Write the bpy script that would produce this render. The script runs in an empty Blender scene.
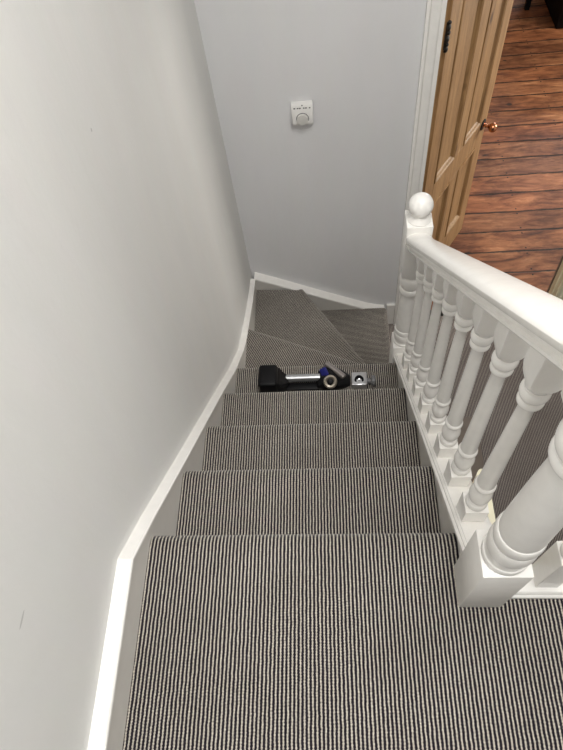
import bpy, bmesh, math, random
from mathutils import Vector, Matrix
random.seed(4)
scn = bpy.context.scene
C = scn.collection
r, g = 0.2016, 0.2352            # rise and going
m = r/g
FZ = -8*r                        # lower floor level

# ------------------------------------------------------------------ helpers
def finish(bm, angle=35, smooth=True):
    bmesh.ops.remove_doubles(bm, verts=bm.verts, dist=1e-5)
    bmesh.ops.recalc_face_normals(bm, faces=bm.faces)
    if smooth:
        for f in bm.faces: f.smooth = True
        lim = math.radians(angle)
        for e in bm.edges:
            if len(e.link_faces) != 2 or e.calc_face_angle(0) > lim: e.smooth = False

def obj(name, bm, mat, parent=None, angle=35, smooth=True, fin=True):
    if fin: finish(bm, angle, smooth)
    me = bpy.data.meshes.new(name)
    bm.to_mesh(me); bm.free()
    o = bpy.data.objects.new(name, me)
    me.materials.append(mat)
    C.objects.link(o)
    if parent is not None:
        o.parent = parent
        o.matrix_parent_inverse = Matrix.Identity(4)
    return o

def tag(o, label, cat, group=None):
    o['label'] = label; o['category'] = cat
    if group: o['group'] = group
    return o

def thing(name, label, cat, loc=(0,0,0), rotz=0, group=None):
    o = bpy.data.objects.new(name, None); C.objects.link(o)
    o.empty_display_size = .05
    o.location = loc; o.rotation_euler = (0,0,rotz)
    return tag(o, label, cat, group)

def struct(name, bm, mat, parent=None, label=None, **k):
    o = obj(name, bm, mat, parent, **k)
    if parent is None: o['kind'] = 'structure'
    if label: o['label'] = label
    return o

def box(bm, a, b, bev=0, seg=2):
    x0,y0,z0 = a; x1,y1,z1 = b
    vs = [bm.verts.new(p) for p in ((x0,y0,z0),(x1,y0,z0),(x1,y1,z0),(x0,y1,z0),(x0,y0,z1),(x1,y0,z1),(x1,y1,z1),(x0,y1,z1))]
    fs = [bm.faces.new([vs[i] for i in q]) for q in ((3,2,1,0),(4,5,6,7),(0,1,5,4),(1,2,6,5),(2,3,7,6),(3,0,4,7))]
    if bev:
        es = list({e for f in fs for e in f.edges})
        bmesh.ops.bevel(bm, geom=es, offset=bev, segments=seg, profile=.5, affect='EDGES')
    return bm

def prism(bm, pts, off):
    """polygon pts (3d) extruded by the vector off"""
    off = Vector(off)
    a = [bm.verts.new(p) for p in pts]; b = [bm.verts.new(Vector(p)+off) for p in pts]
    n = len(pts)
    bm.faces.new(a); bm.faces.new(b[::-1])
    for i in range(n): bm.faces.new((a[i], a[(i+1)%n], b[(i+1)%n], b[i]))
    return bm

def loft(bm, rows, closed=True, caps=True):
    R = [[bm.verts.new(p) for p in row] for row in rows]
    n = len(R[0])
    for i in range(len(R)-1):
        for j in range(n if closed else n-1):
            k = (j+1) % n
            bm.faces.new((R[i][j], R[i][k], R[i+1][k], R[i+1][j]))
    if caps and closed:
        bm.faces.new(R[0]); bm.faces.new(R[-1][::-1])
    return bm

def lathe(bm, prof, cx=0, cy=0, seg=32, M=None):
    """prof: list of (radius, z)"""
    rows = []
    for rr, z in prof:
        row = []
        for k in range(seg):
            a = 2*math.pi*k/seg
            p = Vector((cx+max(rr,1e-4)*math.cos(a), cy+max(rr,1e-4)*math.sin(a), z))
            row.append(M @ p if M else p)
        rows.append(row)
    return loft(bm, rows)

def arc(cx, cz, R, a0, a1, n=8):
    return [(cx+R*math.cos(math.radians(a0+(a1-a0)*i/n)), cz+R*math.sin(math.radians(a0+(a1-a0)*i/n))) for i in range(n+1)]

def tube(bm, pts, rad, seg=14):
    rows = []
    pts = [Vector(p) for p in pts]
    for i, p in enumerate(pts):
        d = (pts[min(i+1,len(pts)-1)] - pts[max(i-1,0)]).normalized()
        q = d.to_track_quat('Z','Y')
        rr = rad[i] if isinstance(rad,(list,tuple)) else rad
        rows.append([p + q @ Vector((rr*math.cos(2*math.pi*k/seg), rr*math.sin(2*math.pi*k/seg), 0)) for k in range(seg)])
    return loft(bm, rows)

# ------------------------------------------------------------------ materials
def mat(name):
    M = bpy.data.materials.new(name); M.use_nodes = True
    nt = M.node_tree; b = nt.nodes['Principled BSDF']
    return M, nt, b
def N(nt, t, **k):
    n = nt.nodes.new(t)
    for a, v in k.items():
        if a in n.inputs: n.inputs[a].default_value = v
        else: setattr(n, a, v)
    return n
def L(nt, a, b): nt.links.new(a, b)
def mathn(nt, op, a, b=None, c=None):
    n = nt.nodes.new('ShaderNodeMath'); n.operation = op
    for i, v in enumerate((a, b, c)):
        if v is None: continue
        if isinstance(v, (int, float)): n.inputs[i].default_value = v
        else: nt.links.new(v, n.inputs[i])
    return n.outputs[0]
def ramp(nt, fac, stops):
    n = nt.nodes.new('ShaderNodeValToRGB'); cr = n.color_ramp
    while len(cr.elements) < len(stops): cr.elements.new(.5)
    for e, (p, c) in zip(cr.elements, stops):
        e.position = p; e.color = (*c, 1) if len(c) == 3 else c
    nt.links.new(fac, n.inputs[0]); return n.outputs[0]
def mixc(nt, fac, a, b, mode='MIX'):
    n = nt.nodes.new('ShaderNodeMix'); n.data_type = 'RGBA'; n.blend_type = mode
    if isinstance(fac, (int, float)): n.inputs[0].default_value = fac
    else: nt.links.new(fac, n.inputs[0])
    for i, v in ((6, a), (7, b)):
        if isinstance(v, tuple): n.inputs[i].default_value = (*v, 1)
        else: nt.links.new(v, n.inputs[i])
    return n.outputs[2]
def bump(nt, b, h, strength, dist):
    n = N(nt, 'ShaderNodeBump', Strength=strength, Distance=dist)
    L(nt, h, n.inputs['Height']); L(nt, n.outputs[0], b.inputs['Normal'])
def simple(name, col, rough=.5, metal=0, noise=0, nscale=20, bmp=0, coat=0, spec=.5):
    M, nt, b = mat(name); b.inputs['Specular IOR Level'].default_value = spec
    b.inputs['Base Color'].default_value = (*col, 1); b.inputs['Roughness'].default_value = rough
    b.inputs['Metallic'].default_value = metal; b.inputs['Coat Weight'].default_value = coat
    tc = N(nt, 'ShaderNodeTexCoord'); nz = N(nt, 'ShaderNodeTexNoise', Scale=nscale, Detail=5.0)
    L(nt, tc.outputs['Object'], nz.inputs['Vector'])
    if noise:
        L(nt, mixc(nt, ramp(nt, nz.outputs[0], [(.3,(0,0,0)),(.7,(1,1,1))]), tuple(c*(1-noise) for c in col), col), b.inputs['Base Color'])
    if bmp: bump(nt, b, nz.outputs[0], bmp, .002)
    return M

def wall_mat(name, col, marks=()):
    M, nt, b = mat(name)
    b.inputs['Roughness'].default_value = .75
    tc = N(nt, 'ShaderNodeTexCoord')
    mp = N(nt, 'ShaderNodeMapping'); mp.inputs['Scale'].default_value = (1, 1, .35)
    L(nt, tc.outputs['Object'], mp.inputs['Vector'])
    n1 = N(nt, 'ShaderNodeTexNoise', Scale=5.0, Detail=5.0, Roughness=.6); L(nt, mp.outputs[0], n1.inputs['Vector'])
    n2 = N(nt, 'ShaderNodeTexNoise', Scale=90.0, Detail=4.0); L(nt, tc.outputs['Object'], n2.inputs['Vector'])
    n3 = N(nt, 'ShaderNodeTexNoise', Scale=16.0, Detail=6.0); L(nt, mp.outputs[0], n3.inputs['Vector'])
    c = ramp(nt, n1.outputs[0], [(.3, tuple(v*.955 for v in col)), (.7, col)])
    c = mixc(nt, .04, c, n3.outputs[1], 'OVERLAY')
    for (mx, my, mz, sx, sy, sz) in marks:
        mk = N(nt, 'ShaderNodeMapping'); mk.vector_type = 'POINT'
        mk.inputs['Location'].default_value = (-mx/sx, -my/sy, -mz/sz)
        mk.inputs['Scale'].default_value = (1/sx, 1/sy, 1/sz)
        L(nt, tc.outputs['Object'], mk.inputs['Vector'])
        ln = N(nt, 'ShaderNodeVectorMath', operation='LENGTH'); L(nt, mk.outputs[0], ln.inputs[0])
        f = mathn(nt, 'LESS_THAN', ln.outputs['Value'], 1.0)
        c = mixc(nt, mathn(nt, 'MULTIPLY', f, .35), c, (.15, .14, .13))
    L(nt, c, b.inputs['Base Color'])
    h = mathn(nt, 'ADD', mathn(nt, 'MULTIPLY', n2.outputs[0], .35), mathn(nt, 'MULTIPLY', n3.outputs[0], 1.0))
    bump(nt, b, h, .35, .004)
    return M

M_wall = wall_mat('wall_paint_grey', (.745,.745,.73), marks=((-.03,-.243,.454,.05,.013,.0022), (-.03,.587,.616,.05,.003,.004)))
M_wall_end = wall_mat('wall_paint_cool', (.72,.72,.73))
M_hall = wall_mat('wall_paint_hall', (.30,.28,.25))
M_room = wall_mat('wall_paint_room', (.45,.42,.38))
M_ceil = wall_mat('ceiling_paint', (.80,.79,.77))

def gloss_mat(name, col, rough=.3):
    M, nt, b = mat(name)
    b.inputs['Roughness'].default_value = rough
    tc = N(nt, 'ShaderNodeTexCoord')
    n1 = N(nt, 'ShaderNodeTexNoise', Scale=30.0, Detail=4.0); L(nt, tc.outputs['Object'], n1.inputs['Vector'])
    n2 = N(nt, 'ShaderNodeTexNoise', Scale=230.0, Detail=3.0); L(nt, tc.outputs['Object'], n2.inputs['Vector'])
    c = ramp(nt, n1.outputs[0], [(.3, tuple(v*.955 for v in col)), (.65, col)])
    L(nt, c, b.inputs['Base Color'])
    bump(nt, b, n1.outputs[0], .15, .003)
    return M
M_gloss = gloss_mat('white_gloss_paint', (.87,.855,.825), .25)
M_string = gloss_mat('string_board_shaded_white', (.63,.61,.575), .45)  # same white paint, shade of the upright faces put into the colour
M_cream = gloss_mat('cream_paint', (.92,.88,.66), .35)
M_apron = gloss_mat('ivory_paint', (.86,.82,.62), .35)

def carpet_mat(name, period, light, dark, soft=.10, mott=.5, bumpd=.003, duty=.5):
    M, nt, b = mat(name)
    b.inputs['Roughness'].default_value = .95
    b.inputs['Specular IOR Level'].default_value = .15
    b.inputs['Sheen Weight'].default_value = .33; b.inputs['Sheen Roughness'].default_value = .35; b.inputs['Sheen Tint'].default_value = (.9,.87,.84,1)
    uv = N(nt, 'ShaderNodeUVMap')
    sp = N(nt, 'ShaderNodeSeparateXYZ'); L(nt, uv.outputs[0], sp.inputs[0])
    # small wobble of the ribs
    nw = N(nt, 'ShaderNodeTexNoise', Scale=55.0, Detail=2.0); L(nt, uv.outputs[0], nw.inputs['Vector'])
    wob = mathn(nt, 'MULTIPLY', mathn(nt, 'SUBTRACT', nw.outputs[0], .5), .0026)
    u = mathn(nt, 'ADD', sp.outputs[0], wob)
    ph = mathn(nt, 'FRACT', mathn(nt, 'DIVIDE', u, period))
    tri = mathn(nt, 'MULTIPLY', mathn(nt, 'ABSOLUTE', mathn(nt, 'SUBTRACT', ph, .5)), 2.0)   # 1 at rib edge, 0 at centre
    # loops along the rib
    cell = mathn(nt, 'FLOOR', mathn(nt, 'DIVIDE', u, period))
    jit = mathn(nt, 'MULTIPLY', mathn(nt, 'FRACT', mathn(nt, 'MULTIPLY', mathn(nt, 'SINE', mathn(nt, 'MULTIPLY', cell, 12.9)), 43.7)), .01)
    vv = mathn(nt, 'ADD', sp.outputs[1], jit)
    lp = mathn(nt, 'SINE', mathn(nt, 'MULTIPLY', vv, 2*math.pi/.0055))
    lpa = mathn(nt, 'MULTIPLY', mathn(nt, 'ADD', lp, 1.0), .5)
    nz = N(nt, 'ShaderNodeTexNoise', Scale=420.0, Detail=3.0, Roughness=.7); L(nt, uv.outputs[0], nz.inputs['Vector'])
    edge = mathn(nt, 'ADD', tri, mathn(nt, 'MULTIPLY', mathn(nt, 'SUBTRACT', nz.outputs[0], .5), .7))
    edge = mathn(nt, 'ADD', edge, mathn(nt, 'MULTIPLY', lpa, .18))
    f = ramp(nt, edge, [(duty-soft, (1,1,1)), (duty+soft, (0,0,0))])
    mot = N(nt, 'ShaderNodeTexNoise', Scale=260.0, Detail=4.0, Roughness=.8); L(nt, uv.outputs[0], mot.inputs['Vector'])
    lc = ramp(nt, mot.outputs[0], [(.30, tuple(c*(1-mott) for c in light)), (.62, light)])
    fl = N(nt, 'ShaderNodeTexNoise', Scale=700.0, Detail=1.0); L(nt, uv.outputs[0], fl.inputs['Vector'])
    dc = ramp(nt, fl.outputs[0], [(.50, dark), (.74, tuple(min(1,c*5) for c in dark))])
    c = mixc(nt, f, dc, lc)
    # broad wear
    wr = N(nt, 'ShaderNodeTexNoise', Scale=6.0, Detail=4.0); L(nt, uv.outputs[0], wr.inputs['Vector'])
    c = mixc(nt, 1.0, c, ramp(nt, wr.outputs[0], [(.3,(.86,.85,.84)),(.7,(1,1,1))]), 'MULTIPLY')
    L(nt, c, b.inputs['Base Color'])
    hgt = mathn(nt, 'SUBTRACT', 1.0, mathn(nt, 'POWER', tri, 2.0))
    hgt = mathn(nt, 'ADD', hgt, mathn(nt, 'MULTIPLY', lpa, .35))
    hgt = mathn(nt, 'ADD', hgt, mathn(nt, 'MULTIPLY', nz.outputs[0], .3))
    bump(nt, b, hgt, .7, bumpd)
    return M
M_carpet = carpet_mat('ribbed_carpet', .00792, (.62,.575,.50), (.011,.009,.013), duty=.475, soft=.08, mott=.6)
M_carpet_dn = carpet_mat('ribbed_carpet_hall', .00792, (.60,.54,.49), (.06,.052,.052), soft=.22)

def wood_floor():
    M, nt, b = mat('stained_floorboards')
    tc = N(nt, 'ShaderNodeTexCoord'); sp = N(nt, 'ShaderNodeSeparateXYZ'); L(nt, tc.outputs['Object'], sp.inputs[0])
    W = .171
    nw = N(nt, 'ShaderNodeTexNoise', Scale=9.0, Detail=2.0); L(nt, tc.outputs['Object'], nw.inputs['Vector'])
    y = mathn(nt, 'ADD', mathn(nt, 'SUBTRACT', sp.outputs[1], 2.240), mathn(nt, 'MULTIPLY', mathn(nt,'SUBTRACT', nw.outputs[0], .5), .008))
    q = mathn(nt, 'DIVIDE', y, W)
    idx = mathn(nt, 'FLOOR', q); ph = mathn(nt, 'FRACT', q)
    wn = N(nt, 'ShaderNodeTexWhiteNoise', noise_dimensions='1D'); L(nt, idx, wn.inputs['W'])
    cb = N(nt, 'ShaderNodeCombineXYZ')
    L(nt, mathn(nt, 'ADD', mathn(nt, 'MULTIPLY', sp.outputs[0], 2.2), mathn(nt, 'MULTIPLY', wn.outputs[0], 37.0)), cb.inputs[0])
    L(nt, mathn(nt, 'MULTIPLY', sp.outputs[1], 10.0), cb.inputs[1])
    n1 = N(nt, 'ShaderNodeTexNoise', Scale=1.4, Detail=8.0, Roughness=.62, Distortion=1.2); L(nt, cb.outputs[0], n1.inputs['Vector'])
    n2 = N(nt, 'ShaderNodeTexNoise', Scale=5.0, Detail=6.0, Roughness=.7, Distortion=.6); L(nt, cb.outputs[0], n2.inputs['Vector'])
    c = ramp(nt, n1.outputs[0], [(.30,(.09,.034,.017)), (.43,(.25,.100,.046)), (.56,(.40,.178,.082)), (.72,(.62,.32,.165))])
    c = mixc(nt, .55, c, ramp(nt, n2.outputs[0], [(.32,(.30,.26,.26)),(.52,(1,1,1))]), 'MULTIPLY')
    tint = ramp(nt, wn.outputs[0], [(0,(.72,.66,.64)),(.5,(1,.95,.9)),(1,(1.0,.82,.72))])
    c = mixc(nt, 1.0, c, tint, 'MULTIPLY')
    # dark stains and knots of uneven size
    n4 = N(nt, 'ShaderNodeTexNoise', Scale=3.2, Detail=5.0, Roughness=.65); L(nt, tc.outputs['Object'], n4.inputs['Vector'])
    c = mixc(nt, .8, c, ramp(nt, n4.outputs[0], [(.34,(.42,.38,.38)),(.52,(1,1,1))]), 'MULTIPLY')
    ck = N(nt, 'ShaderNodeMapping'); ck.inputs['Scale'].default_value = (4.2, 7.5, 0); L(nt, tc.outputs['Object'], ck.inputs['Vector'])
    vo = N(nt, 'ShaderNodeTexVoronoi', Scale=1.0, Randomness=1.0); L(nt, ck.outputs[0], vo.inputs['Vector'])
    kr = mathn(nt, 'MULTIPLY', mathn(nt, 'SUBTRACT', n4.outputs[0], .42), .55)
    kd = mathn(nt, 'ADD', vo.outputs['Distance'], mathn(nt, 'ADD', mathn(nt, 'MULTIPLY', n2.outputs[0], .12), kr))
    c = mixc(nt, ramp(nt, kd, [(.09,(1,1,1)),(.17,(0,0,0))]), c, (.035,.017,.014))
    dg = mathn(nt, 'MINIMUM', ph, mathn(nt, 'SUBTRACT', 1.0, ph))
    gap = ramp(nt, mathn(nt, 'ADD', dg, mathn(nt, 'MULTIPLY', mathn(nt,'SUBTRACT', n2.outputs[0], .45), .09)), [(.020,(1,1,1)),(.055,(0,0,0))])
    c = mixc(nt, gap, c, (.010,.006,.005))
    # nails: pairs near the joints, one row per joist
    xs = mathn(nt, 'FRACT', mathn(nt, 'DIVIDE', mathn(nt,'SUBTRACT', sp.outputs[0], 1.82), .42))
    dx = mathn(nt, 'MULTIPLY', mathn(nt, 'SUBTRACT', xs, .5), .42)
    dy = mathn(nt, 'MULTIPLY', mathn(nt, 'SUBTRACT', dg, .13), W)
    dn = mathn(nt, 'SQRT', mathn(nt, 'ADD', mathn(nt, 'MULTIPLY', dx, dx), mathn(nt, 'MULTIPLY', dy, dy)))
    c = mixc(nt, mathn(nt, 'LESS_THAN', dn, .0055), c, (.01,.007,.007))
    L(nt, c, b.inputs['Base Color'])
    L(nt, ramp(nt, n2.outputs[0], [(.3,(.52,)*3),(.7,(.38,)*3)]), b.inputs['Roughness'])
    h = mathn(nt, 'SUBTRACT', mathn(nt, 'MULTIPLY', n2.outputs[0], .25), gap)
    bump(nt, b, h, .5, .006)
    return M
M_boards = wood_floor()

def pine():
    M, nt, b = mat('stripped_pine')
    tc = N(nt, 'ShaderNodeTexCoord')
    mp = N(nt, 'ShaderNodeMapping'); mp.inputs['Scale'].default_value = (14, 14, 1.1); L(nt, tc.outputs['Object'], mp.inputs['Vector'])
    n1 = N(nt, 'ShaderNodeTexNoise', Scale=1.6, Detail=7.0, Roughness=.6, Distortion=1.0); L(nt, mp.outputs[0], n1.inputs['Vector'])
    n2 = N(nt, 'ShaderNodeTexNoise', Scale=7.0, Detail=5.0, Roughness=.7); L(nt, mp.outputs[0], n2.inputs['Vector'])
    c = ramp(nt, n1.outputs[0], [(.25,(.205,.113,.043)), (.5,(.335,.195,.082)), (.75,(.44,.275,.128))])
    c = mixc(nt, .5, c, ramp(nt, n2.outputs[0], [(.36,(.45,.4,.36)),(.5,(1,1,1))]), 'MULTIPLY')
    mk = N(nt, 'ShaderNodeMapping'); mk.inputs['Scale'].default_value = (9, 9, 4); L(nt, tc.outputs['Object'], mk.inputs['Vector'])
    vo = N(nt, 'ShaderNodeTexVoronoi', Scale=.8); L(nt, mk.outputs[0], vo.inputs['Vector'])
    c = mixc(nt, ramp(nt, vo.outputs['Distance'], [(.05,(1,1,1)),(.12,(0,0,0))]), c, (.07,.035,.015))
    L(nt, c, b.inputs['Base Color']); b.inputs['Roughness'].default_value = .5
    bump(nt, b, n2.outputs[0], .3, .002)
    return M
M_pine = pine()
M_iron = simple('black_iron', (.03,.028,.026), .5, .7, .3, 60, .4)
M_copper = simple('aged_copper', (.62,.27,.14), .22, 1, .25, 60)
M_plast = simple('white_plastic', (.74,.73,.71), .35)
M_plast2 = simple('ivory_plastic', (.60,.59,.56), .4)
M_ink = simple('grey_print', (.08,.08,.08), .6)
M_black = simple('black_plastic', (.004,.004,.005), .5, 0, .2, 80, .1, 0, .22)
M_silver = simple('brushed_aluminium', (.62,.63,.65), .3, .9, .15, 90)
M_nickel = simple('warm_nickel', (.55,.50,.42), .28, .85, .1, 60)
M_gun = simple('gunmetal_plastic', (.20,.18,.17), .35, .5)
M_blue = simple('blue_plastic', (.012,.016,.16), .35)
M_greyp = simple('grey_plastic', (.16,.16,.165), .45, .1)
M_furn = simple('dark_furniture', (.003,.0025,.0025), .6, spec=.15)
M_taupe = simple('taupe_board_paint', (.20,.165,.135), .55, 0, .15, 15)
M_glassy = simple('window_frame_paint', (.8,.8,.78), .4)

# ------------------------------------------------------------------ carpet surfaces with UV in metres
def step_mesh(A, B, back, zt, zb, lip=True):
    """nosing from A to B (left to right when facing down the stair), back = polygon behind, B side to A side"""
    A = Vector((*A, 0)); B = Vector((*B, 0))
    t = (B-A).normalized(); out = Vector((-t.y, t.x, 0))      # out = towards the lower step
    prof = [(-.030,0),(-.022,-.0006),(-.0155,-.0025),(-.0095,-.0058),(-.0045,-.0105),(-.0012,-.0165),(-.0002,-.023),(-.0018,-.029),(-.006,-.034),(-.012,-.0375),(-.018,-.043),(-.018,zb-zt)]
    bm = bmesh.new(); uvl = bm.loops.layers.uv.new('UVMap')
    cum = [0]
    for i in range(1, len(prof)): cum.append(cum[-1]+math.hypot(prof[i][0]-prof[i-1][0], prof[i][1]-prof[i-1][1]))
    def U(p): return (Vector((p[0],p[1],0))-A).dot(t)
    ra = [bm.verts.new(A+out*d+Vector((0,0,zt+z))) for d, z in prof]
    rb = [bm.verts.new(B+out*d+Vector((0,0,zt+z))) for d, z in prof]
    def setuv(f, vs, us):
        d = dict(zip(vs, us))
        for l in f.loops: l[uvl].uv = d[l.vert]
    for i in range(len(prof)-1):
        f = bm.faces.new((ra[i], ra[i+1], rb[i+1], rb[i])); f.smooth = True
        setuv(f, (ra[i], ra[i+1], rb[i+1], rb[i]), [(0,cum[i]),(0,cum[i+1]),((B-A).length,cum[i+1]),((B-A).length,cum[i])])
    bt = [bm.verts.new((p[0],p[1],zt)) for p in back]
    vs = [ra[0], rb[0]]+bt
    f = bm.faces.new(vs); f.smooth = False
    setuv(f, vs, [(U(v.co), -((Vector((v.co.x,v.co.y,0))-A).dot(-out)) + .030) for v in vs])
    # underside, back and ends so that the step is a closed solid
    bb = [bm.verts.new((p[0],p[1],zb)) for p in back]
    f = bm.faces.new([rb[-1], ra[-1]]+bb[::-1])
    for i in range(len(bt)-1):
        bm.faces.new((bt[i], bt[i+1], bb[i+1], bb[i]))
    bm.faces.new(rb+[bb[0], bt[0]]); bm.faces.new([bt[-1], bb[-1]]+ra[::-1])
    bmesh.ops.recalc_face_normals(bm, faces=bm.faces)
    for e in bm.edges:
        if any(not f.smooth for f in e.link_faces) and not (e.verts[0] in (ra[0],rb[0]) and e.verts[1] in (ra[0],rb[0])): e.smooth = False
    return bm

XL, XR = -.014, .6535
# landing floor (its front edge is the top nosing)
YF = -2.0
LX = 2.2                                                     # far side of the hall
NO, NZ = .011, .006
bm = step_mesh((XL,NO), (XR,NO), [(XR,YF),(XL,YF)], 0, -.12)
struct('floor', bm, M_carpet, fin=False, label='striped carpet of the upper landing')
bm = bmesh.new(); uvl = bm.loops.layers.uv.new('UVMap')
vs = [bm.verts.new(p) for p in ((XR,YF,0),(LX,YF,0),(LX,-.062,0),(XR,-.062,0))]
f = bm.faces.new(vs)
for l in f.loops: l[uvl].uv = (l.vert.co.x-XL, -l.vert.co.y)
vb = [bm.verts.new(v.co+Vector((0,0,-.05))) for v in vs]
bm.faces.new(vb[::-1])
for i in range(4): bm.faces.new((vs[i], vb[i], vb[(i+1)%4], vs[(i+1)%4]))
struct('floor', bm, M_carpet, fin=False, label='striped carpet of the landing behind the balustrade')
bm = bmesh.new(); box(bm, (XL,YF,-.25), (XR,-.03,-.121)); box(bm, (XR,YF,-.25), (LX,-.064,-.051))
struct('ceiling', bm, M_ceil, label='underside of the landing')

# ------------------------------------------------------------------ staircase
stair = thing('staircase', 'winding staircase covered in grey and cream striped carpet', 'staircase', (0,0,0))
def fx(y): return -.013+.010*max(0, min(1, y/.9))          # face of the left string board
for k in range(1, 5):
    XK = fx(k*g)-.001
    bm = step_mesh((XK,k*g+NO), (XR,k*g+NO), [(XR,(k-1)*g-.018),(XK,(k-1)*g-.018)], -k*r+NZ, -(k+1)*r+NZ)
    obj('step', bm, M_carpet, stair, fin=False)
P = (.672, 1.012)
YS = 1.690                                                   # face of the end string board
XL = -.004
bm = step_mesh((XL,1.300), (P[0],P[1]+.004), [(P[0],.93),(XL,.93)], -5*r+NZ, -6*r)
obj('step', bm, M_carpet, stair, fin=False)
bm = step_mesh((.247,YS), (P[0]+.004,P[1]+.006), [(.64,1.0),(XL,1.27),(XL,YS)], -6*r+NZ, -7*r)
obj('step', bm, M_carpet, stair, fin=False)
bm = step_mesh((.704,YS), (.704,1.035), [(.655,1.035),(.23,YS)], -7*r, FZ)
obj('step', bm, M_carpet, stair, fin=False)

# left string board following the wall
TOP = [(-2.0,.131),(-.079,.131),(.036,.035),(.25,-.160),(.46,-.347),(.68,-.545),(.90,-.748),(1.10,-.905),(1.20,-.957),(1.30,-.995),(1.45,-1.050),(1.61,-1.096),(YS,-1.112)]
def topz(y):
    for (a, za), (b, zb_) in zip(TOP, TOP[1:]):
        if a <= y <= b: return za+(zb_-za)*(y-a)/(b-a)
    return TOP[-1][1]
def xw(y): return -.030+.008*max(0, min(1, (y+.1)/1.8))      # the wall runs very slightly out of true
# face board (below the cap)
bm = bmesh.new(); rows = []
for y, z in TOP:
    low = -.30 if y < 0 else -m*y-.45
    FX = fx(y)
    rows.append([(xw(y)-.0005, y, z-.010), (FX, y, z-.010), (FX, y, max(low, FZ)), (xw(y)-.0005, y, max(low, FZ))])
loft(bm, rows)
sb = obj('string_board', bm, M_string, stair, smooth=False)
bm = bmesh.new(); rows = []
for y, z in TOP:
    x0 = xw(y); CX = -.001+.003*max(0, min(1, y/.9))
    rows.append([(x0-.0005,y,z-.010),(x0-.0005,y,z+.003),(x0+.004,y,z+.002),(CX-.002,y,z),(CX+.0005,y,z-.003),(CX+.0005,y,z-.010)])
loft(bm, rows)
obj('string_cap', bm, M_gloss, stair, smooth=False)
# end string board along the far wall
YB = 1.735
T2 = [(fx(1),-1.112),(.10,-1.162),(.24,-1.236),(.38,-1.309),(.50,-1.370),(.60,-1.419),(.65,-1.437),(.692,-1.446)]
bm = bmesh.new()
loft(bm, [[(x,YS,z-.010),(x,YB+.0005,z-.010),(x,YB+.0005,FZ),(x,YS,FZ)] for x, z in T2])
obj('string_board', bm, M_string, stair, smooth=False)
bm = bmesh.new()
loft(bm, [[(x,YS-.002,z-.011),(x,YS-.002,z-.003),(x,YS+.001,z),(x,YB-.004,z+.002),(x,YB+.0005,z+.003),(x,YB+.0005,z-.010)] for x, z in T2])
obj('string_cap', bm, M_gloss, stair, smooth=False)
# right string board and its moulded cap
SX = .6545
y0, y1 = -.066, .962
bm = bmesh.new()
loft(bm, [[(SX,y,.040-m*y),(SX+.034,y,.040-m*y),(SX+.034,y,-.36-m*y if y>0 else -.25),(SX,y,-.36-m*y if y>0 else -.25)] for y in (y0, .001, y1)])
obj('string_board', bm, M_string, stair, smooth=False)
CAP = [(.6445,.034),(.6445,.044),(.647,.047),(.6495,.048),(.6495,.054),(.652,.057),(.6545,.0575),(.6545,.060),(.656,.061),(.714,.061),(.718,.058),(.718,.034)]
bm = bmesh.new()
loft(bm, [[(x,y,h-m*y) for x, h in CAP] for y in (-.064, .9615)])
cap = obj('string_cap', bm, M_gloss, stair, angle=20)
# spandrel below the right string, painted like the hall wall
bm = bmesh.new()
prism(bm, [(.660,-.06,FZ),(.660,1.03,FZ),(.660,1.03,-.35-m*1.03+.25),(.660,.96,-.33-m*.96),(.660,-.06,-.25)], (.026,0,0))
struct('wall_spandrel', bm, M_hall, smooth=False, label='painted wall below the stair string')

# ------------------------------------------------------------------ balustrade
bal = thing('stair_balustrade', 'white painted balustrade running down the open side of the stairs', 'balustrade', (.681,-.104,0))
BX = .681
def O(bmv):                                                    # bring world geometry into the balustrade's frame
    for v in bmv.verts: v.co -= Vector((.681,-.104,0))
    return bmv
def sq(bm, cx, cy, half, z0, z1, bev=.002):
    box(bm, (cx-half,cy-half,z0), (cx+half,cy+half,z1), bev)
def bead(R, r0, z0, z1, n=8):
    """a round moulding bulging from r0 to R"""
    return [(r0+(R-r0)*math.sin(math.pi*i/n)**.7, z0+(z1-z0)*(1-math.cos(math.pi*i/n))/2) for i in range(n+1)]

def newel(cx, cy, zb, blk, sh0, sh1, tb0, tt, R=.0395):
    """turned newel post: base block zb..blk, rings blk..sh0, shaft sh0..sh1, beads sh1..tb0, block tb0..tt"""
    bm = bmesh.new()
    sq(bm, cx, cy, .041, zb, blk, .0025)
    prof = [(.0375,blk-.002)]
    d = sh0-blk
    prof += bead(.0395,.036, blk, blk+d*.13, 6)
    prof += [(.0345,blk+d*.17),(.0335,blk+d*.24),(.0350,blk+d*.29)]
    prof += bead(.0398,.0350, blk+d*.30, blk+d*.60, 10)
    prof += [(.0350,blk+d*.63)]
    prof += bead(.0392,.0350, blk+d*.64, blk+d*.88, 10)
    prof += [(.0358,blk+d*.91),(.0362,sh0)]
    for i in range(1, 9):
        t = i/9; prof.append((.0362-.0075*t+.0008*math.sin(math.pi*t), sh0+(sh1-sh0)*t))
    e = tb0-sh1
    prof += [(.0280,sh1)] + bead(.0375,.030, sh1+e*.05, sh1+e*.30) + [(.031,sh1+e*.36)] + bead(.0400,.031, sh1+e*.38, sh1+e*.80) + [(.032,sh1+e*.86),(.033,tb0+.002)]
    lathe(bm, prof, cx, cy, 40)
    sq(bm, cx, cy, .040, tb0, tt, .003)
    return bm
def ball(cx, cy, zt, zc, R=.0375):
    bm = bmesh.new()
    prof = [(.030,zt-.004),(.036,zt-.002),(.0375,zt+.004),(.034,zt+.008)]
    for i in range(1, 19):
        a = -60+150*i/18
        prof.append((R*math.cos(math.radians(a)), zc+R*math.sin(math.radians(a))))
    lathe(bm, prof, cx, cy, 40)
    return bm
ZT = .86
n1 = obj('newel_post', O(newel(BX,-.104,0,.256,.400,.640,.730,ZT+.06)), M_gloss, bal)
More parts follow.
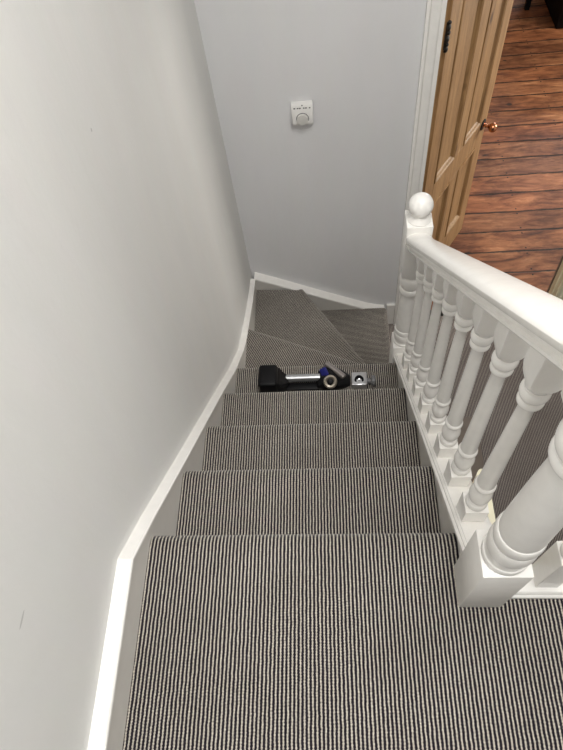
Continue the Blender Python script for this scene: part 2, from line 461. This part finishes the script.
obj('ball_finial', O(ball(BX,-.104,ZT+.06,ZT+.06+.054)), M_gloss, bal)
obj('newel_post', O(newel(BX,1.0,FZ,-.722,-.615,-.420,-.300,-.064)), M_gloss, bal)
obj('ball_finial', O(ball(BX,1.0,-.064,-.010)), M_gloss, bal)
# handrail
HR = [(-.026,.697),(-.034,.699),(-.036,.703),(-.036,.709),(-.029,.711),(-.027,.716),(-.029,.720),(-.036,.725),(-.039,.733),(-.039,.740),(-.0355,.747),(-.028,.753),(-.017,.758),(-.006,.760)]
HR = HR + [(-x, z) for x, z in HR[::-1]]
HR2 = [(BX+x, z) for x, z in HR]
bm = bmesh.new()
mr = .893
rows = [[(x,y,h-mr*y) for x, h in HR2] for y in (-.066,.2,.5,.8,.9)]
for y in (.925,.945,.962): rows.append([(x,y,h-mr*y+(y-.9)**2*3.0) for x, h in HR2])
loft(bm, rows)
obj('handrail', O(bm), M_gloss, bal, angle=32)

def baluster(cy, bot, top):
    """bot(y), top(y): surfaces the blocks are scribed to"""
    bm = bmesh.new(); hs = .0225; cz = bot(cy); tz = top(cy)
    zb = cz+.076; zt = cz+.548
    def scribed(z_flat, f, tag_):
        a = [(BX-hs,cy-hs),(BX+hs,cy-hs),(BX+hs,cy+hs),(BX-hs,cy+hs)]
        loft(bm, [[(x,y,f(y)) for x,y in a], [(x,y,z_flat) for x,y in a]])
    scribed(zb, bot, 0)
    prof = [(.0195,zb-.001)]
    prof += bead(.0215,.016, zb, zb+.018)
    prof += [(.0128,zb+.021)]
    for i in range(1, 9):
        t = i/8; prof.append((.0128+.0092*math.sin(math.pi*min(1,t*.98))**.8, zb+.021+.064*t))
    prof += [(.0125,zb+.088)]
    prof += bead(.0205,.0140, zb+.090, zb+.108)
    z0 = zb+.110; z1 = zt-.056
    for i in range(0, 9):
        t = i/8; prof.append((.0172-.0052*t, z0+(z1-z0)*t))
    prof += bead(.0195,.0140, zt-.052, zt-.036) + [(.0150,zt-.034)] + bead(.0215,.0150, zt-.031, zt-.008) + [(.0180,zt-.004),(.0190,zt+.003)]
    lathe(bm, prof, BX, cy, 28)
    # top block with its lower corners turned off
    a = [(-1,-1),(1,-1),(1,1),(-1,1)]
    rows = []
    for z, s, c in ((zt,.018,.009),(zt+.010,.0215,.0075),(zt+.024,.0225,.001)):
        row = []
        for sx, sy in a:
            if sx*sy > 0: row += [(BX+sx*s, cy+sy*(s-c), z), (BX+sx*(s-c), cy+sy*s, z)][::1]
            else: row += [(BX+sx*(s-c), cy+sy*s, z), (BX+sx*s, cy+sy*(s-c), z)]
        rows.append(row)
    rows.append([(x,y,top(y)) for x,y,_ in rows[-1]])
    loft(bm, rows)
    return bm
for k in range(8):
    cy = .036+.113*k
    obj('baluster', O(baluster(cy, lambda y: .0605-m*y, lambda y: .6975-mr*y)), M_gloss, bal)

# landing balustrade running away to the right
lb = thing('landing_balustrade', 'white base rail and baluster block at right of the large newel post', 'balustrade', (1.4,-.100,0))
def O2(b):
    for v in b.verts: v.co -= Vector((1.4,-.100,0))
    return b
bm = bmesh.new()
PR = [(-.129,.0005),(-.129,.012),(-.126,.015),(-.124,.016),(-.124,.026),(-.121,.030),(-.072,.030),(-.068,.026),(-.068,.0005)]
loft(bm, [[(x,y,z) for y, z in PR] for x in (.7215, LX-.001)])
obj('base_rail', O2(bm), M_gloss, lb, angle=20)
bm = bmesh.new()
loft(bm, [[(x,-.104+dx,z+.14) for dx, z in HR] for x in (.7215, LX-.001)])
obj('handrail', O2(bm), M_gloss, lb, angle=50)
def flat_baluster(cx):
    bm = bmesh.new(); cy = -.092; hs = .0215; zb = .205; zt = .70
    box(bm, (cx-hs,cy-hs,.0295), (cx+hs,cy+hs,zb), .0012, 1)
    prof = [(.0195,zb-.001)]+bead(.0215,.017,zb,zb+.02)+[(.015,zb+.024)]
    for i in range(1,9):
        t=i/8; prof.append((.015+.0065*math.sin(math.pi*min(1,t*.98))**.9, zb+.024+.05*t))
    prof += [(.014,zb+.078)]+bead(.0205,.015,zb+.08,zb+.098)
    for i in range(9): prof.append((.0186-.0048*i/8, zb+.1+(zt-.056-zb-.1)*i/8))
    prof += bead(.0195,.014,zt-.052,zt-.036)+[(.015,zt-.034)]+bead(.0215,.015,zt-.031,zt-.008)+[(.018,zt-.002)]
    lathe(bm, prof, cx, cy, 28)
    box(bm, (cx-hs,cy-hs,zt), (cx+hs,cy+hs,.8375), .002, 1)
    return bm
for k in range(4):
    obj('baluster', O2(flat_baluster(.8075+.113*k)), M_gloss, lb)

# apron board finishing the landing edge beside the string, rounded end towards the stairwell
bm = bmesh.new()
pts = [(.7185,-.058),(.744,-.058),(.744,.130)] + [(.7312+.0127*math.cos(math.radians(a)), .130+.026*math.sin(math.radians(a))) for a in range(15,180,15)] + [(.7185,.130)]
prism(bm, [(x,y,-.26) for x,y in pts], (0,0,.245))
tag(obj('apron_board', bm, M_apron), 'ivory painted edging board with a rounded end just outside the balusters', 'board')

# ------------------------------------------------------------------ walls
ZC = 2.35
bm = bmesh.new()
prism(bm, [(xw(-2),-2.0,FZ-.1),(xw(-2),-.1,FZ-.1),(xw(1.7),YB+.001,FZ-.1),(-.15,YB+.001,FZ-.1),(-.15,-2.0,FZ-.1)], (0,0,ZC-FZ+.1))
struct('wall_left', bm, M_wall, smooth=False)
DX0, DX1, DZ = .815, 1.634, FZ+2.02
WT = .095
bm = bmesh.new()
box(bm, (-.15,YB,FZ-.1), (DX0,YB+WT,ZC)); box(bm, (DX1,YB,FZ-.1), (LX,YB+WT,ZC)); box(bm, (DX0,YB,DZ), (DX1,YB+WT,ZC))
struct('wall_back', bm, M_wall_end, smooth=False)
bm = bmesh.new(); box(bm, (LX,-2.0,FZ-.1), (LX+.1,YB+WT,ZC))
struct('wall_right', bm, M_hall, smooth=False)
# rear wall with a window opening high above the landing
WX0, WX1, WZ0, WZ1 = .25, 1.45, .85, 2.05
bm = bmesh.new()
Y2 = -2.0
box(bm, (-.15,Y2-.1,FZ-.1),(LX+.1,Y2,WZ0)); box(bm, (-.15,Y2-.1,WZ1),(LX+.1,Y2,ZC)); box(bm, (-.15,Y2-.1,WZ0),(WX0,Y2,WZ1)); box(bm, (WX1,Y2-.1,WZ0),(LX+.1,Y2,WZ1))
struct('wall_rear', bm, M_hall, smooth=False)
bm = bmesh.new()
for a, b in (((WX0,Y2-.08,WZ0),(WX0+.05,Y2-.03,WZ1)),((WX1-.05,Y2-.08,WZ0),(WX1,Y2-.03,WZ1)),((WX0,Y2-.08,WZ0),(WX1,Y2-.03,WZ0+.05)),((WX0,Y2-.08,WZ1-.05),(WX1,Y2-.03,WZ1)),((.83,Y2-.08,WZ0),(.87,Y2-.03,WZ1))):
    box(bm, a, b)
struct('window_1', bm, M_glassy, smooth=False)
# ceiling with a rooflight opening
KX0, KX1, KY0, KY1 = .35, 1.35, -.80, .45
bm = bmesh.new()
box(bm, (-.15,-2.1,ZC),(LX+.1,KY0,ZC+.12)); box(bm, (-.15,KY1,ZC),(LX+.1,YB+WT,ZC+.12)); box(bm, (-.15,KY0,ZC),(KX0,KY1,ZC+.12)); box(bm, (KX1,KY0,ZC),(LX+.1,KY1,ZC+.12))
struct('ceiling', bm, M_ceil, smooth=False)
bm = bmesh.new()
for a, b in (((KX0,KY0,ZC+.03),(KX0+.04,KY1,ZC+.10)),((KX1-.04,KY0,ZC+.03),(KX1,KY1,ZC+.10)),((KX0,KY0,ZC+.03),(KX1,KY0+.04,ZC+.10)),((KX0,KY1-.04,ZC+.03),(KX1,KY1,ZC+.10))):
    box(bm, a, b)
struct('window_2', bm, M_glassy, smooth=False)

# lower hall floor
bm = bmesh.new(); uvl = bm.loops.layers.uv.new('UVMap')
vs = [bm.verts.new(p) for p in ((.60,-2.0,FZ),(LX,-2.0,FZ),(LX,YB+.03,FZ),(.60,YB+.03,FZ))]
f = bm.faces.new(vs)
for l in f.loops: l[uvl].uv = (l.vert.co.x, l.vert.co.y)
vb = [bm.verts.new(v.co+Vector((0,0,-.06))) for v in vs]
bm.faces.new(vb[::-1])
for i in range(4): bm.faces.new((vs[i], vb[i], vb[(i+1)%4], vs[(i+1)%4]))
struct('floor', bm, M_carpet_dn, fin=False, label='brown grey carpet of the lower hall')
# threshold strip and boxed-in timber on the hall floor
bm = bmesh.new(); box(bm, (DX0,YB+.031,FZ-.03), (DX1,YB+.075,FZ+.006), .002, 1)
struct('trim_3', bm, M_iron, label='dark threshold strip in the doorway')
bm = bmesh.new(); box(bm, (.722,.45,FZ+.0005), (1.125,1.07,FZ+.055), .006, 2)
tag(obj('floor_casing', bm, M_taupe), 'low taupe painted casing on the hall carpet, seen between the balusters', 'casing')
# baseboards
bm = bmesh.new(); box(bm, (.706,YB-.014,FZ), (.752,YB+.0005,FZ+.180), .002, 1)
struct('baseboard_back', bm, M_gloss)
bm = bmesh.new(); box(bm, (1.697,YB-.022,FZ), (LX-.001,YB+.0005,FZ+.180), .002, 1)
struct('baseboard_back', bm, M_gloss)

# door casing
def architrave(bm, x0, x1, z0, z1, flip):
    """moulded board on the hall face of the end wall; flip: the inner edge is at x0"""
    prof = [(0,0),(0,.020),(.010,.022),(.016,.016),(.022,.016),(.044,.014),(.050,.010),(.058,.012),(.064,.012),(.064,0)]
    w = x1-x0; s = w/.064
    rows = []
    for z in (z0, z1):
        rows.append([((x1-a*s) if flip else (x0+a*s), YB-b+.0005, z) for a, b in prof])
    loft(bm, rows)
bm = bmesh.new(); architrave(bm, .753, .819, FZ, DZ+.06, False)
prism(bm, [(.819,YB-.018,DZ-.004),(.819,YB-.018,DZ+.06),(1.630,YB-.018,DZ+.06),(1.630,YB-.018,DZ-.004)], (0,.0185,0))
bm2 = bmesh.new(); architrave(bm2, 1.630, 1.696, FZ, DZ+.06, True)
struct('trim_6', bm2, M_cream, angle=20, label='cream architrave on the right of the doorway')
struct('trim_1', bm, M_gloss, angle=20, label='painted architrave round the doorway')
bm = bmesh.new()
box(bm, (DX1-.010,YB+.0005,FZ),(DX1+.0005,YB+WT-.012,DZ)); box(bm, (DX1-.016,YB+.035,FZ),(DX1-.010,YB+.060,DZ))
box(bm, (DX0,YB,DZ-.012),(DX1,YB+WT,DZ+.0005))
struct('trim_2', bm, M_cream, smooth=False, label='cream door lining on the right of the doorway')
bm = bmesh.new(); box(bm, (DX1-.0145,YB+WT-.012,FZ),(DX1+.0005,YB+WT+.001,DZ))
struct('trim_4', bm, M_taupe, smooth=False, label='brown edge of the door lining')
bm = bmesh.new(); box(bm, (DX0-.0005,YB,FZ),(DX0+.010,YB+WT,DZ))
struct('trim_5', bm, M_pine, smooth=False, label='pine door lining on the hinge side')


# ------------------------------------------------------------------ pine door, opened into the room
Hx, Hy = .846, YB+WT+.006
E_ = Vector((1.245,2.455,0)); Hh = Vector((Hx,Hy,0))
ang = math.atan2(E_.y-Hy, E_.x-Hx); DW = (E_-Hh).length; DH = 1.995
door = bpy.data.objects.new('door_1', None); C.objects.link(door)
door.location = (Hx,Hy,FZ+.004); door.rotation_euler = (0,math.radians(1.3),ang); door['kind'] = 'structure'
door['label'] = 'stripped pine four panel door standing open'
T = .036
def rect_frame(bm, x0,x1,z0,z1, y0_, y1_, bv=.0015): box(bm, (x0,y0_,z0),(x1,y1_,z1), bv, 1)
# leaf: stiles, rails, muntin and panels in one leaf mesh
xs = [0, .105, .335, .445, DW-.105, DW]
zs = [0, .215, .735, .870, DH-.11, DH]
bm = bmesh.new()
for a, b in ((0,.105),(DW-.105,DW)): rect_frame(bm, a, b, 0, DH, 0, T)
for a, b in ((0,.205),(.690,.840),(DH-.11,DH)): rect_frame(bm, .105, DW-.105, a, b, 0, T)
for a, b in ((.205,.690),(.840,DH-.11)): rect_frame(bm, .325, .430, a, b, 0, T)
obj('frame', bm, M_pine, door, smooth=False)
for (x0,x1) in ((.105,.325),(.430,DW-.105)):
    for (z0,z1) in ((.205,.690),(.840,DH-.11)):
        bm = bmesh.new(); rect_frame(bm, x0-.004, x1+.004, z0-.004, z1+.004, .012, T-.012, 0)
        pn = obj('panel', bm, M_pine, door, smooth=False)
        # raised bolection moulding on both faces
        for side in (0, 1):
            bm = bmesh.new(); prf = [(0,.002),(0,-.004),(.006,-.006),(.013,-.001),(.017,.006),(.024,.012)]
            ring = []
            for d, yy in prf:
                y_ = yy if side == 0 else T-yy
                ring.append([(x0+d,y_,z0+d),(x1-d,y_,z0+d),(x1-d,y_,z1-d),(x0+d,y_,z1-d)])
            loft(bm, ring, closed=True, caps=False)
            obj('moulding', bm, M_pine, pn, smooth=False)
# knob on both faces with a rose
for s in (-1, 1):
    yb = 0 if s < 0 else T
    bm = bmesh.new()
    Mx = Matrix.Translation((DW-.048, yb, .800)) @ Matrix.Rotation(math.radians(90 if s < 0 else -90), 4, 'X')
    lathe(bm, [(.001,0),(.024,0),(.024,.003),(.019,.006),(.0095,.009),(.008,.030),(.012,.034)]+[(.0255*math.cos(math.radians(a)), .056+.0225*math.sin(math.radians(a))) for a in range(-60,91,15)], 0,0,28, Mx)
    kb = obj('door_knob', bm, M_copper, door)
    kb['label'] = 'copper door knob'
    bm = bmesh.new(); lathe(bm, [(.001,-.001),(.030,-.001),(.030,.004),(.025,.0065),(.001,.007)], 0,0,28, Mx)
    obj('rose', bm, M_iron, kb)
# ornate iron fitting at the hinge edge
bm = bmesh.new()
FU, FW = -.022, 1.565
for dx, z, R in ((.0,.0,.011),(.003,.018,.007),(-.002,.040,.014),(.002,.062,.009),(-.002,.082,.013),(.0,.100,.007)):
    Mx = Matrix.Translation((FU+dx, -.004, FW+z)) @ Matrix.Rotation(math.radians(90), 4, 'X')
    lathe(bm, [(R,0),(R,.006),(R*.7,.010),(.001,.012)], 0,0,16, Mx)
box(bm, (FU-.006,-.009,FW),(FU+.014,.001,FW+.100), .001, 1)
ft = obj('iron_fitting', bm, M_iron, door); ft['label'] = 'ornate black iron fitting at the hinge edge of the door'
for z in (.22,):
    bm = bmesh.new(); lathe(bm, [(.006,z),(.006,z+.09)], -.004, -.002, 12)
    rect_frame(bm, -.002,.030,z,z+.09,-.0015,.0005,0)
    obj('hinge', bm, M_iron, door)

# ------------------------------------------------------------------ room beyond
RX0, RX1, RY1, RZ = .10, 4.2, 6.2, FZ+2.45
bm = bmesh.new(); box(bm, (RX0,YB+.075,FZ-.06), (RX1,RY1,FZ))
struct('floor', bm, M_boards, smooth=False, label='reddish brown floorboards of the room beyond')
bm = bmesh.new(); box(bm, (RX0-.1,YB+WT,FZ-.1),(RX0,RY1,RZ)); struct('wall_room_left', bm, M_room, smooth=False)
# window in the room's right wall
QY0,QY1,QZ0,QZ1 = 2.3,3.9,FZ+.75,FZ+2.15
bm = bmesh.new()
box(bm,(RX1,YB+WT,FZ-.1),(RX1+.1,QY0,RZ)); box(bm,(RX1,QY1,FZ-.1),(RX1+.1,RY1,RZ)); box(bm,(RX1,QY0,FZ-.1),(RX1+.1,QY1,QZ0)); box(bm,(RX1,QY0,QZ1),(RX1+.1,QY1,RZ))
struct('wall_room_right', bm, M_room, smooth=False)
bm = bmesh.new()
for a, b in (((RX1+.02,QY0,QZ0),(RX1+.07,QY0+.05,QZ1)),((RX1+.02,QY1-.05,QZ0),(RX1+.07,QY1,QZ1)),((RX1+.02,QY0,QZ0),(RX1+.07,QY1,QZ0+.05)),((RX1+.02,QY0,QZ1-.05),(RX1+.07,QY1,QZ1)),((RX1+.02,QY0,1.4+FZ),(RX1+.07,QY1,1.45+FZ))): box(bm,a,b)
struct('window_3', bm, M_glassy, smooth=False)
# far wall with a window
VX0,VX1,VZ0,VZ1 = 2.75,3.9,FZ+.85,FZ+2.2
bm = bmesh.new()
box(bm,(RX0-.1,RY1,FZ-.1),(VX0,RY1+.1,RZ)); box(bm,(VX1,RY1,FZ-.1),(RX1+.1,RY1+.1,RZ)); box(bm,(VX0,RY1,FZ-.1),(VX1,RY1+.1,VZ0)); box(bm,(VX0,RY1,VZ1),(VX1,RY1+.1,RZ))
struct('wall_room_far', bm, M_room, smooth=False)
bm = bmesh.new()
for a, b in (((VX0,RY1+.02,VZ0),(VX0+.05,RY1+.07,VZ1)),((VX1-.05,RY1+.02,VZ0),(VX1,RY1+.07,VZ1)),((VX0,RY1+.02,VZ0),(VX1,RY1+.07,VZ0+.05)),((VX0,RY1+.02,VZ1-.05),(VX1,RY1+.07,VZ1)),((VX0,RY1+.02,FZ+1.5),(VX1,RY1+.07,FZ+1.55))): box(bm,a,b)
struct('window_4', bm, M_glassy, smooth=False)
bm = bmesh.new(); box(bm,(RX0-.1,YB+WT,RZ),(RX1+.1,RY1+.1,RZ+.1))
struct('ceiling', bm, M_room, smooth=False)

# dark furniture at the far end of the room
ch = thing('side_table', 'dark table leg standing on the floorboards at the top edge', 'table', (1.98,5.1,FZ))
bm = bmesh.new(); box(bm, (-.35,-.22,.70),(.25,.30,.73), .004, 1); obj('table_top', bm, M_furn, ch)
for x, y in ((.135,-.165),(.20,.25),(-.31,-.165),(-.31,.25)):
    bm = bmesh.new(); loft(bm, [[(x-s,y-s,z),(x+s,y-s,z),(x+s,y+s,z),(x-s,y+s,z)] for z, s in ((0,.018),(.701,.024))]); obj('leg', bm, M_furn, ch)
cb = thing('sideboard', 'black piece of furniture on the floorboards in the top right corner', 'furniture', (2.75,5.00,FZ))
bm = bmesh.new(); box(bm, (-.47,-.40,.0),(.47,.30,.78), .008, 2); obj('body', bm, M_furn, cb)
bm = bmesh.new(); box(bm, (-.49,-.42,.78),(.49,.32,.81), .006, 2); obj('top', bm, M_furn, cb)
for x in (-.44, .01):
    bm = bmesh.new(); box(bm, (x,-.412,.06),(x+.43,-.400,.74), .003, 1); dr = obj('door', bm, M_furn, cb)
    bm = bmesh.new(); lathe(bm, [(.012,0),(.012,.02)],0,0,12, Matrix.Translation((x+(.40 if x<-.2 else .03),-.410,.45)) @ Matrix.Rotation(math.radians(90),4,'X')); obj('handle', bm, M_iron, dr)

# ------------------------------------------------------------------ thermostat
tx, ty, tz = .313, YB, -.180
th = thing('thermostat', 'small white square thermostat with a round dial on the far wall', 'thermostat', (tx,ty,tz))
bm = bmesh.new()
w = .041
prism(bm, [(-w,.0005,-.044),(-w,-.026,-.044),(-w,-.034,-.034),(-w,-.034,.014),(-w,-.020,.044),(-w,.0005,.046)], (2*w,0,0))
bmesh.ops.bevel(bm, geom=list(bm.edges), offset=.0025, segments=2, affect='EDGES')
bd = obj('body', bm, M_plast, th)
bm = bmesh.new()
Mx = Matrix.Translation((0,-.0335,-.0095)) @ Matrix.Rotation(math.radians(90),4,'X')
lathe(bm, [(.001,0),(.0250,0),(.0250,.0015),(.001,.0016)],0,0,32,Mx)
obj('dial_ring', bm, M_greyp, th)
bm = bmesh.new(); lathe(bm, [(.001,.001),(.0228,.001),(.0228,.009),(.0215,.011),(.001,.012)],0,0,32,Mx)
obj('dial', bm, M_plast2, th)
bm = bmesh.new()
# printed scale marks on the sloping top face
s0 = Vector((0,-.034,.014)); s1 = Vector((0,-.020,.044)); sd = (s1-s0); nn = Vector((0,-sd.z,sd.y)).normalized()
def mark(x0,x1,t0,t1):
    p = [s0+sd*t0+Vector((x0,0,0)), s0+sd*t0+Vector((x1,0,0)), s0+sd*t1+Vector((x1,0,0)), s0+sd*t1+Vector((x0,0,0))]
    prism(bm, [q+nn*-.0002 for q in p], nn*.0012)
for a, b in ((-.033,-.026),(-.020,-.014),(-.012,-.005),(.004,.010),(.012,.019),(.027,.033)): mark(a,b,.50,.62)
mark(-.002,.003,.80,.92)
obj('printed_scale', bm, M_ink, bd)

# ------------------------------------------------------------------ vacuum cleaner lying on the fourth tread
Z4 = -4*r
vc = thing('vacuum_cleaner', 'cordless handheld vacuum lying across a stair tread, black with silver and blue parts', 'vacuum cleaner', (.34,.86,Z4))
def V(b):
    for v in b.verts: v.co -= Vector((.34,.86,Z4))
    return b
bm = bmesh.new()
box(bm, (.104,.800,Z4+.0005),(.178,.900,Z4+.098), .012, 3)
obj('battery_pack', V(bm), M_black, vc)
bm = bmesh.new()
loft(bm, [[(x,y0_,z0_),(x,y1_,z0_),(x,y1_,z1_),(x,y0_,z1_)] for x,y0_,y1_,z0_,z1_ in ((.172,.805,.898,Z4+.004,Z4+.088),(.182,.808,.894,Z4+.003,Z4+.080),(.192,.812,.890,Z4+.002,Z4+.062),(.202,.822,.886,Z4+.002,Z4+.052),(.212,.832,.882,Z4+.002,Z4+.044),(.218,.842,.878,Z4+.004,Z4+.040))])
bmesh.ops.bevel(bm, geom=[e for e in bm.edges if abs((e.verts[0].co-e.verts[1].co).normalized().x) > .5], offset=.006, segments=2, affect='EDGES')
obj('battery_neck', V(bm), M_black, vc)
bm = bmesh.new(); tube(bm, [(.205,.868,Z4+.032),(.345,.868,Z4+.032)], .0155, 20)
obj('handle_tube', V(bm), M_silver, vc)
bm = bmesh.new(); box(bm, (.20,.824,Z4+.0005),(.345,.858,Z4+.016), .005, 2)
obj('trigger_guard', V(bm), M_black, vc)
# main body, a rounded hull
bm = bmesh.new()
hull = [(.332,.030,.028),(.342,.042,.040),(.358,.050,.058),(.376,.052,.066),(.396,.050,.062),(.416,.046,.050),(.436,.040,.038),(.452,.030,.028),(.466,.022,.022)]
rows = []
for x, hy, hz in hull:
    rows.append([(x, .862+hy*math.copysign(abs(math.cos(a))**.7, math.cos(a)), Z4+.001+max(0, hz*.5*(1+math.copysign(abs(math.sin(a))**.7, math.sin(a))))) for a in [2*math.pi*k/20 for k in range(20)]])
loft(bm, rows)
obj('motor_housing', V(bm), M_black, vc)
# filter ring facing up towards the top of the stairs
cdir = Vector((0,-.55,.84)).normalized()
def face_mat(p): return Matrix.Translation(p) @ cdir.to_track_quat('Z','Y').to_matrix().to_4x4()
bm = bmesh.new(); Mx = face_mat((.386,.832,Z4+.056))
lathe(bm, [(.020,-.02),(.0265,-.004),(.0275,.010),(.0255,.015),(.021,.017),(.014,.0145),(.0115,.010),(.0115,.001),(.001,.000)],0,0,36,Mx)
fr = obj('filter_ring', V(bm), M_nickel, vc)
bm = bmesh.new(); lathe(bm, [(.0125,.001),(.0125,.0145),(.010,.016),(.001,.0162)],0,0,28,Mx); obj('filter_hole_dark', V(bm), M_black, fr)  # added black plug, stands in for the dark inside the ring's open hole
bm = bmesh.new()
box(bm, (-.014,-.018,-.006),(.016,.018,.006), .004, 2); bm.transform(Matrix.Translation((.362,.872,Z4+.064)) @ Matrix.Rotation(math.radians(-35),4,'Y') @ Matrix.Rotation(math.radians(40),4,'X'))
obj('blue_cover', V(bm), M_blue, vc)
bm = bmesh.new(); tube(bm, [(.370,.915,Z4+.062),(.372,.913,Z4+.062),(.440,.858,Z4+.046),(.442,.856,Z4+.045)], [.009,.0125,.0125,.009], 20)
obj('dust_duct', V(bm), M_gun, vc)
bm = bmesh.new(); box(bm, (.470,.826,Z4+.0005),(.532,.886,Z4+.036), .005, 2)
cn = obj('nozzle_connector', V(bm), M_silver, vc)
bm = bmesh.new(); Mx = face_mat((.500,.850,Z4+.034)); lathe(bm, [(.001,-.01),(.0185,-.01),(.0185,.006),(.0150,.008),(.0110,.006),(.0100,.001),(.001,.001)],0,0,28,Mx); sk = obj('socket', V(bm), M_black, cn)
bm = bmesh.new(); lathe(bm, [(.001,.001),(.006,.001),(.0055,.006),(.001,.007)],0,0,20,Mx); obj('socket_pin', V(bm), M_silver, sk)
bm = bmesh.new(); tube(bm, [(.532,.850,Z4+.022),(.545,.850,Z4+.022),(.552,.850,Z4+.022)], [.012,.012,.012], 16); tube(bm, [(.548,.850,Z4+.023),(.552,.850,Z4+.023),(.562,.850,Z4+.023),(.566,.850,Z4+.023)], [.019,.0222,.0222,.017], 24)
obj('end_collar', V(bm), M_greyp, vc)

# ------------------------------------------------------------------ light
def area(name, loc, rot, sx, sy, power, col):
    l = bpy.data.lights.new(name, 'AREA'); l.shape = 'RECTANGLE'; l.size = sx; l.size_y = sy
    l.energy = power; l.color = col
    o = bpy.data.objects.new(name, l); o.location = loc; o.rotation_euler = rot; C.objects.link(o); return o
area('rooflight_daylight', ((KX0+KX1)/2,(KY0+KY1)/2,ZC+.11), (0,0,0), KX1-KX0, KY1-KY0, 68, (1,.976,.938))
area('landing_window_daylight', ((WX0+WX1)/2,Y2-.09,(WZ0+WZ1)/2), (math.radians(90),0,0), WX1-WX0, WZ1-WZ0, 5, (.88,.94,1))
area('room_window_daylight', (RX1+.09,(QY0+QY1)/2,(QZ0+QZ1)/2), (0,math.radians(90),0), QZ1-QZ0, QY1-QY0, 105, (1,.95,.87))
area('room_far_window_daylight', ((VX0+VX1)/2,RY1+.09,(VZ0+VZ1)/2), (math.radians(-90),0,0), VX1-VX0, VZ1-VZ0, 60, (.92,.94,1))
w = bpy.data.worlds.new('World'); scn.world = w; w.use_nodes = True
w.node_tree.nodes['Background'].inputs[0].default_value = (.85,.92,1,1)
w.node_tree.nodes['Background'].inputs[1].default_value = .6

# ------------------------------------------------------------------ camera
cam = bpy.data.cameras.new('camera'); co = bpy.data.objects.new('camera', cam); C.objects.link(co)
F_ = Vector((-0.09205007,0.51807643,-0.85036674)).normalized()
R_ = Vector((0.99517779,0.01880675,-0.0962677)); R_ = (R_-F_*R_.dot(F_)).normalized()
U_ = R_.cross(F_)
Mw = Matrix((R_, U_, -F_)).transposed().to_4x4(); Mw.translation = Vector((0.41271853,-0.37521232,1.29468415))
co.matrix_world = Mw
cam.sensor_fit = 'VERTICAL'; cam.sensor_height = 24; cam.lens = 598.936/750*24; cam.clip_start = .02
scn.camera = co
scn.view_settings.view_transform = 'Standard'; scn.view_settings.look = 'None'
scn.view_settings.gamma = 1; scn.view_settings.use_curve_mapping = False
scn.view_settings.exposure = 0.08
scn.cycles.max_bounces = 10; scn.cycles.diffuse_bounces = 7
